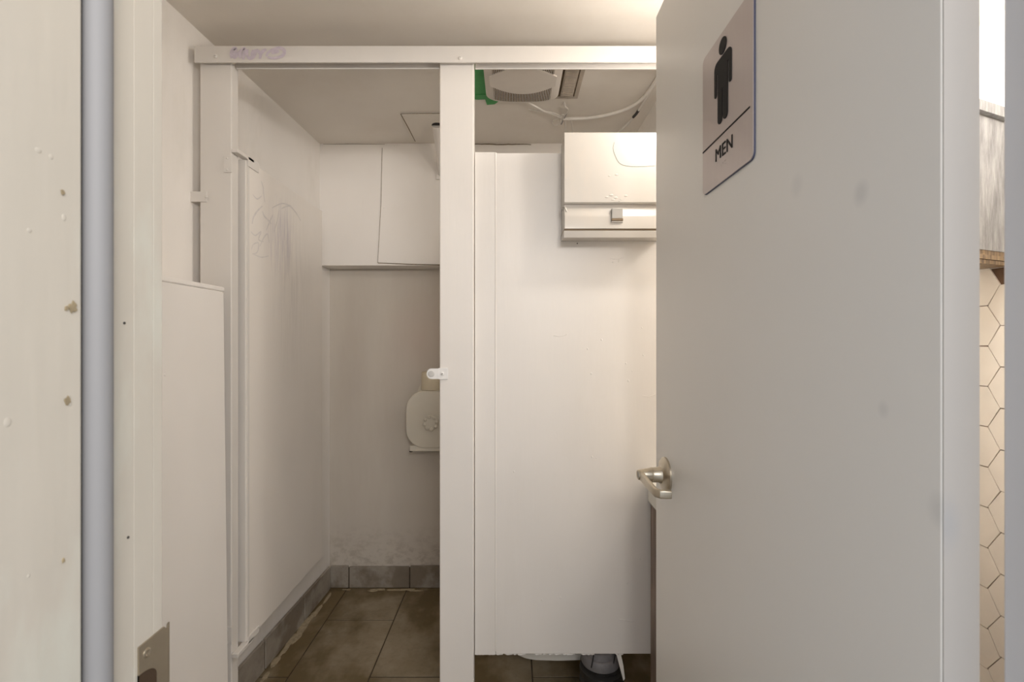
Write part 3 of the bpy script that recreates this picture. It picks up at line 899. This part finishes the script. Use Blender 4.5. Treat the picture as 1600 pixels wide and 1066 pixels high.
b = BM()
for s in (-1, 1):
    n = 20
    xs = [FC - hw + 2 * hw * k / n for k in range(n + 1)]
    pts = [(x, FY + s * lens(x), ZF + 0.0012) for x in xs] + [(x, FY + s * rim(x), ZF + 0.0012) for x in reversed(xs)]
    prism(b, pts, (0, 0, -0.0008))
obj('grille_recess', b, M_fan_in, FAN)
b = BM()
n = 20
xs = [FC - hw - .012 + (2 * hw + .024) * k / n for k in range(n + 1)]
cl = lambda x: max(0.030, lens(x) - 0.0015)
prism(b, [(x, FY + cl(x), ZF + 0.002) for x in xs] + [(x, FY - cl(x), ZF + 0.002) for x in reversed(xs)], (0, 0, -0.005))
obj('lens_plate', b, M_fan, FAN)
b = BM()
for s in (-1, 1):
    for k in range(35):
        x = FC - hw + 2 * hw * (k + .5) / 35
        ya, yb = sorted((FY + s * (lens(x) - 0.002), FY + s * (rim(x) + 0.003)))
        box(b, x - 0.0013, x + 0.0013, ya, yb, ZF - 0.002, ZF + 0.002)
obj('grille_slats', b, M_fan, FAN, kind='stuff')
# recessed side light, rusted frame
b = BM()
hx0, hx1, hy0_, hy1_ = 0.150, 0.262, 1.545, 1.845
box(b, hx0, hx1, hy1_ - 0.012, hy1_, CEIL - 0.007, CEIL - 0.0005, 0.001)
box(b, hx1 - 0.016, hx1, hy0_, hy1_ - 0.012, CEIL - 0.007, CEIL - 0.0005, 0.001)
box(b, hx0, hx1, hy0_, hy0_ + 0.012, CEIL - 0.007, CEIL - 0.0005, 0.001)
obj('housing_frame', b, M_lens, FAN)
b = BM(); box(b, hx0, hx1 - 0.004, hy0_ + 0.01, hy1_ - 0.010, CEIL - 0.003, CEIL - 0.0006); obj('rusty_opening', b, M_rust, FAN)
b = BM(); box(b, hx1 - 0.072, hx1 - 0.022, hy0_ + 0.02, hy1_ - 0.028, CEIL - 0.014, CEIL - 0.003, 0.002); LN = obj('light_lens', b, M_lens, FAN)
b = BM()
for k in range(26):
    y = hy0_ + 0.03 + 0.009 * k
    if y > hy1_ - 0.04: break
    box(b, hx1 - 0.067, hx1 - 0.027, y, y + 0.0045, CEIL - 0.0165, CEIL - 0.0135)
obj('lens_ribs', b, M_lens, LN, kind='stuff')
# green tape
zt_ = CEIL - 0.0008
TP = thing('masking_tape', 'bright green painter tape beside the ceiling fan', 'tape', tuple(PZ(752, 130, CEIL)))
b = poly_plate([PZ(x, y, zt_) for x, y in ((728, 100), (757, 100), (759, 118), (762, 136), (766, 146), (745, 149), (728, 148))], (0, 0, -0.0012)); obj('strip', b, M_green, TP)
b = poly_plate([PZ(x, y, zt_ - .0013) for x, y in ((728, 148), (745, 148), (756, 147), (763, 148), (769, 153), (778.5, 158.5), (773, 162.5), (761, 163.5), (758, 155), (746, 155.5), (728, 153))], (0, 0, -0.0012)); obj('strip', b, M_green, TP)

# cables
WR = thing('loose_cable', 'white cables drooping from a knotted splice under the ceiling by the fan', 'cable', tuple(PZ(882, 186, CEIL)))
ZW = CEIL - 0.022


def cable(name, pts, r, m=M_wire, zz=ZW):
    q = [PZ(p[0], p[1], zz if len(p) < 3 else p[2]) for p in pts]
    bm = BM(); tube(bm, smooth_path(q, 6), r, 10)
    return obj(name, bm, m, WR, smooth=True)


cable('cable', [(822, 158, CEIL - .012), (838, 167), (850, 174), (864, 178), (876, 184)], 0.0042)
cable('cable', [(826, 171, CEIL - .008), (848, 174), (866, 177), (878, 183)], 0.0026)
cable('cable', [(880, 186), (900, 185.5), (925, 184), (952, 179), (980, 170), (1002, 156), (1016, 140), (1030, 118)], 0.0072)
cable('cable', [(1032, 112), (1020, 136), (1008, 156), (996, 175), (983, 191), (962, 212)], 0.0052)
cable('tape_wrap', [(998, 172), (994, 178), (989.5, 183)], 0.0058, M_black)
cable('cable', [(882, 184), (883.5, 195), (884, 215)], 0.0036)
cable('cable', [(891, 184), (893, 192), (896, 210)], 0.0042)
cable('cable', [(882, 160, CEIL - .001), (883, 166), (887, 171), (885, 176), (881, 181)], 0.0034)
cable('wire', [(885, 177), (880, 184), (876, 192), (872, 189), (874, 182), (880, 179), (882, 186), (877, 194)], 0.0024)
cable('wire', [(879, 183), (870, 186), (863, 191), (866, 196), (873, 194), (876, 189)], 0.0020)
cable('wire', [(885, 178), (881, 186), (877, 194)], 0.0032, M_lock)

# ------------------------------------------------------------------ toilet roll dispenser on the back wall
YD = 2.262
TD = thing('toilet_roll_dispenser', 'round-cornered cream jumbo toilet roll dispenser with knob on the back wall', 'dispenser', (-0.3986, ZB, 0.75))
dcx, dz0, dz1 = -0.3986, 0.752, 1.036
rp = rrect(dcx, (dz0 + dz1) / 2, 0.124, (dz1 - dz0) / 2, 0.092, 8)
ri = rrect(dcx, (dz0 + dz1) / 2, 0.112, (dz1 - dz0) / 2 - 0.012, 0.082, 8)
b = BM(); loft(b, [[(x, ZB - 0.012, z) for x, z in rp], [(x, YD + 0.008, z) for x, z in rp], [(x + (xi - x) * .3, YD + 0.002, z + (zi - z) * .3) for (x, z), (xi, zi) in zip(rp, ri)], [(x, YD, z) for x, z in ri]])
obj('cover', b, M_plastic, TD, smooth=True)
b = BM(); box(b, dcx - 0.105, dcx + 0.105, YD + 0.006, ZB, dz0 - 0.016, dz0 + 0.012, 0.004); obj('base_bracket', b, M_plastic, TD)
for xa in (dcx - 0.108, dcx + 0.094):
    b = BM(); box(b, xa, xa + 0.014, YD + 0.012, YD + 0.028, dz0 - 0.021, dz0 - 0.015, 0.001); obj('foot', b, M_crack, TD)
b = BM(); loft(b, [[(dcx - 0.10, ZB, 0.99), (dcx + 0.10, ZB, 0.99), (dcx + 0.10, ZB - 0.03, 0.99), (dcx - 0.10, ZB - 0.03, 0.99)], [(dcx - 0.062, ZB, 1.085), (dcx + 0.062, ZB, 1.085), (dcx + 0.062, ZB - 0.02, 1.085), (dcx - 0.062, ZB - 0.02, 1.085)]]); obj('mount_wedge', b, M_plastic, TD)
kc = Vector((dcx, YD, 1.28 - (661 - CY) / F * YD))
b = BM(); lathe(b, kc, (0, -1, 0), [(0.036, -0.002), (0.036, 0.008), (0.030, 0.012), (0.020, 0.013)], 32); KN = obj('knob', b, M_plastic, TD, smooth=True)
b = BM()
for k in range(8):
    a = 2 * PI * k / 8 + .2
    bmesh.ops.create_icosphere(b, subdivisions=2, radius=1, matrix=Matrix.Translation(kc + Vector((0.0305 * math.cos(a), -0.010, 0.0305 * math.sin(a)))) @ Matrix.Diagonal((0.0095, 0.0095, 0.0095, 1)))
obj('knob_lobes', b, M_plastic, KN, smooth=True)
TR = thing('toilet_roll', 'cream toilet paper roll standing on the jumbo roll dispenser', 'toilet roll', (-0.402, 2.315, 1.036))
b = BM(); lathe(b, (-0.402, 2.312, 1.0366), (0, 0, 1), [(0.020, 0.0), (0.050, 0.0), (0.052, 0.003), (0.050, 0.086), (0.048, 0.089), (0.021, 0.089), (0.020, 0.080), (0.020, 0.004)], 32)
obj('paper', b, M_roll, TR, smooth=True)
b = BM(); lathe(b, (-0.402, 2.312, 1.038), (0, 0, 1), [(0.019, 0), (0.019, 0.086), (0.0175, 0.086), (0.0175, 0.0)], 24); obj('core', b, M_chip, TR, smooth=True)

# ------------------------------------------------------------------ toilet
TX = 0.165
TO = thing('toilet', 'white toilet behind the stall panel, only its underside showing below the panel', 'toilet', (TX, 1.95, 0))


def egg(hw_, yfront, yback, z, n=36, ex=0.85, cx=0.0):
    pts = []
    ym = yback - (yback - yfront) * 0.42
    for k in range(n):
        a = 2 * PI * k / n
        c, s = math.cos(a), math.sin(a)
        y = ym + (yback - ym) * s if s > 0 else ym - (ym - yfront) * (-s) ** ex
        pts.append((TX + cx + hw_ * (abs(c) ** ex) * (1 if c > 0 else -1), y, z))
    return pts


b = BM()
loft(b, [egg(0.11, 1.88, 2.25, 0.0), egg(0.105, 1.88, 2.25, 0.095), egg(0.165, 1.70, 2.27, 0.116, ex=.55), egg(0.205, 1.660, 2.27, 0.128, ex=.55), egg(0.205, 1.655, 2.27, 0.20, ex=.6), egg(0.19, 1.65, 2.27, 0.385, ex=.7), egg(0.185, 1.655, 2.265, 0.395),
         egg(0.135, 1.70, 2.08, 0.392), egg(0.11, 1.74, 2.05, 0.30), egg(0.05, 1.82, 2.0, 0.24)])
obj('bowl', b, M_porc, TO, smooth=True)
b = BM()
R1, R2 = egg(0.19, 1.645, 2.12, 0.398), egg(0.12, 1.72, 2.06, 0.398)
R3, R4 = [(x, y, 0.416) for x, y, z in R1], [(x, y, 0.416) for x, y, z in R2]
vs = [[b.verts.new(p) for p in r] for r in (R1, R3, R4, R2)]
for q in range(4):
    for k in range(36):
        b.faces.new((vs[q][k], vs[q][(k + 1) % 36], vs[(q + 1) % 4][(k + 1) % 36], vs[(q + 1) % 4][k]))
obj('seat', b, M_porc, TO, smooth=True)
b = BM(); box(b, TX - 0.19, TX + 0.19, 2.17, 2.36, 0.40, 0.74, 0.02, 3); TK = obj('tank', b, M_porc, TO, smooth=True)
b = BM(); box(b, TX - 0.198, TX + 0.198, 2.16, 2.365, 0.741, 0.77, 0.008, 2); obj('tank_lid', b, M_porc, TK, smooth=True)

# plunger
PGX, PGY = (936 - CX) / F * 1.60, 1.555
PG = thing('plunger', 'black ribbed bellows plunger on the floor below the stall panel', 'plunger', (PGX, PGY, 0))
prof = [(0.070, 0.0)]
for k in range(5):
    z = 0.006 + 0.038 * k
    prof += [(0.077 - .001 * k, z + 0.003), (0.078 - .001 * k, z + 0.016), (0.076 - .001 * k, z + 0.024), (0.066 - .001 * k, z + 0.030), (0.066 - .001 * k, z + 0.035)]
b = BM(); lathe(b, (PGX, PGY, 0.0005), (0, 0, 1), prof + [(0.071, 0.200), (0.060, 0.201)], 40); obj('bellows', b, M_black, PG, smooth=True)
b = BM(); lathe(b, (PGX - .004, PGY, 0.2015), (0, 0, 1), [(0.064, 0.0), (0.065, 0.004), (0.063, 0.026), (0.059, 0.031), (0.055, 0.032), (0.051, 0.050), (0.045, 0.054), (0.041, 0.055), (0.036, 0.075), (0.018, 0.085), (0.014, 0.10)], 40); CAPO = obj('collar', b, M_gcap, PG, smooth=True, label='grey stepped collar')
b = BM(); lathe(b, (PGX - .004, PGY, 0.299), (0, 0, 1), [(0.011, 0), (0.011, 0.36), (0.013, 0.365), (0.012, 0.41), (0.006, 0.415)], 20); obj('handle', b, M_black, PG, smooth=True)
for dx in (-0.036, 0.034):
    b = BM(); tube(b, [(PGX + dx - .008, PGY - 0.054, 0.215), (PGX + dx - .004, PGY - 0.051, 0.231), (PGX + dx + .002, PGY - 0.042, 0.249)], 0.0020, 6)
    obj('slit', b, M_black, CAPO)

# ------------------------------------------------------------------ vanity beside the panel, mostly behind the door
VX = 0.431
VA = thing('vanity', 'dark wood-grain washbasin cabinet with white top, tucked behind the open door', 'cabinet', (0.78, 1.2, 0))
b = BM(); box(b, VX, 0.955, 0.995, 1.434, 0.004, 0.779, 0.001); obj('body', b, M_wood, VA)
b = BM(); box(b, 0.4235, 0.965, 0.98, 1.4385, 0.7795, 0.845, 0.004)
obj('basin_top', b, M_porc, VA)
b = BM(); box(b, 0.4235, 0.965, 1.4150, 1.4385, 0.8455, 0.866, 0.003); obj('upstand', b, M_porc, VA)
for xa in (0.440, 0.70):
    b = BM(); box(b, xa, xa + 0.245, 0.978, 0.994, 0.08, 0.76, 0.002); dd = obj('cabinet_door', b, M_wood, VA)
    b = BM(); lathe(b, (xa + (0.215 if xa < .6 else 0.03), 0.978, 0.62), (0, -1, 0), [(0.005, 0), (0.005, 0.012), (0.012, 0.016), (0.012, 0.022), (0.006, 0.024)], 16); obj('knob', b, M_nickel, dd, smooth=True)
b = BM(); tube(b, smooth_path([(0.70, 1.38, 0.846), (0.70, 1.38, 0.95), (0.70, 1.36, 0.99), (0.70, 1.30, 0.995), (0.70, 1.27, 0.97)], 6), 0.011, 14); obj('faucet', b, M_nickel, VA, smooth=True)

# ------------------------------------------------------------------ whitewashed wall cabinet seen through the hinge gap
WC = thing('wall_cabinet', 'grey whitewashed wooden cabinet with torn brown bottom edge above hexagonal tiles', 'cabinet', (1.36, 1.31, 1.495))
d = Vector((2.6, 1, 0)).normalized(); nrm = Vector((d.y, -d.x, 0))
c0 = Vector((1.352, 1.30, 0))
wl, wr = -0.16, 0.095
zb0, zb1, zt0, zt1 = 1.497, 1.535, 1.915, 1.944


def cab(bm, a, c, za, zc, t0, t1):
    p = [c0 + d * a + nrm * t0, c0 + d * c + nrm * t0, c0 + d * c + nrm * t1, c0 + d * a + nrm * t1]
    prism(bm, [(q.x, q.y, za) for q in p], (0, 0, zc - za))


b = BM(); cab(b, wl, wr, zb1, zt0 - 0.008, -0.10, 0.0); obj('body', b, M_wash, WC)
b = BM(); cab(b, wl - .004, wr, zt0, zt1, -0.10, 0.010); obj('cornice', b, M_wash, WC)
b = BM(); cab(b, wl, wr, zt0 - 0.008, zt0, -0.10, -0.004); obj('reveal', b, M_lock, WC)
b = BM(); cab(b, wl, wr, zb0, zb0 + .011, -0.10, 0.000); cab(b, wl, wr, zb0 + .012, zb0 + .024, -0.10, 0.003); cab(b, wl, wr, zb0 + .025, zb1, -0.10, -0.002)
obj('torn_edge', b, M_torn, WC, label='torn brown wooden bottom edge')

# ------------------------------------------------------------------ added mount for the room fill light, and the washbasin bulb
CL = thing('fill_light_mount', 'added round white mount for the room fill light, unseen behind the open door', 'lamp', (1.10, 1.10, CEIL))
b = BM(); lathe(b, (1.10, 1.10, CEIL), (0, 0, -1), [(0.075, 0), (0.075, 0.012), (0.06, 0.02)], 32); obj('base', b, M_fix, CL, smooth=True)
VL = thing('bulb_lamp', 'bare bulb on a short white rod above the washbasin, behind the open door', 'lamp', (0.46, 1.13, CEIL))
b = BM(); lathe(b, (0.46, 1.13, CEIL), (0, 0, -1), [(0.045, 0), (0.045, 0.01), (0.012, 0.02), (0.008, 0.025), (0.008, 0.17), (0.02, 0.18), (0.02, 0.22), (0.016, 0.225)], 28); obj('socket_rod', b, M_fix, VL, smooth=True)
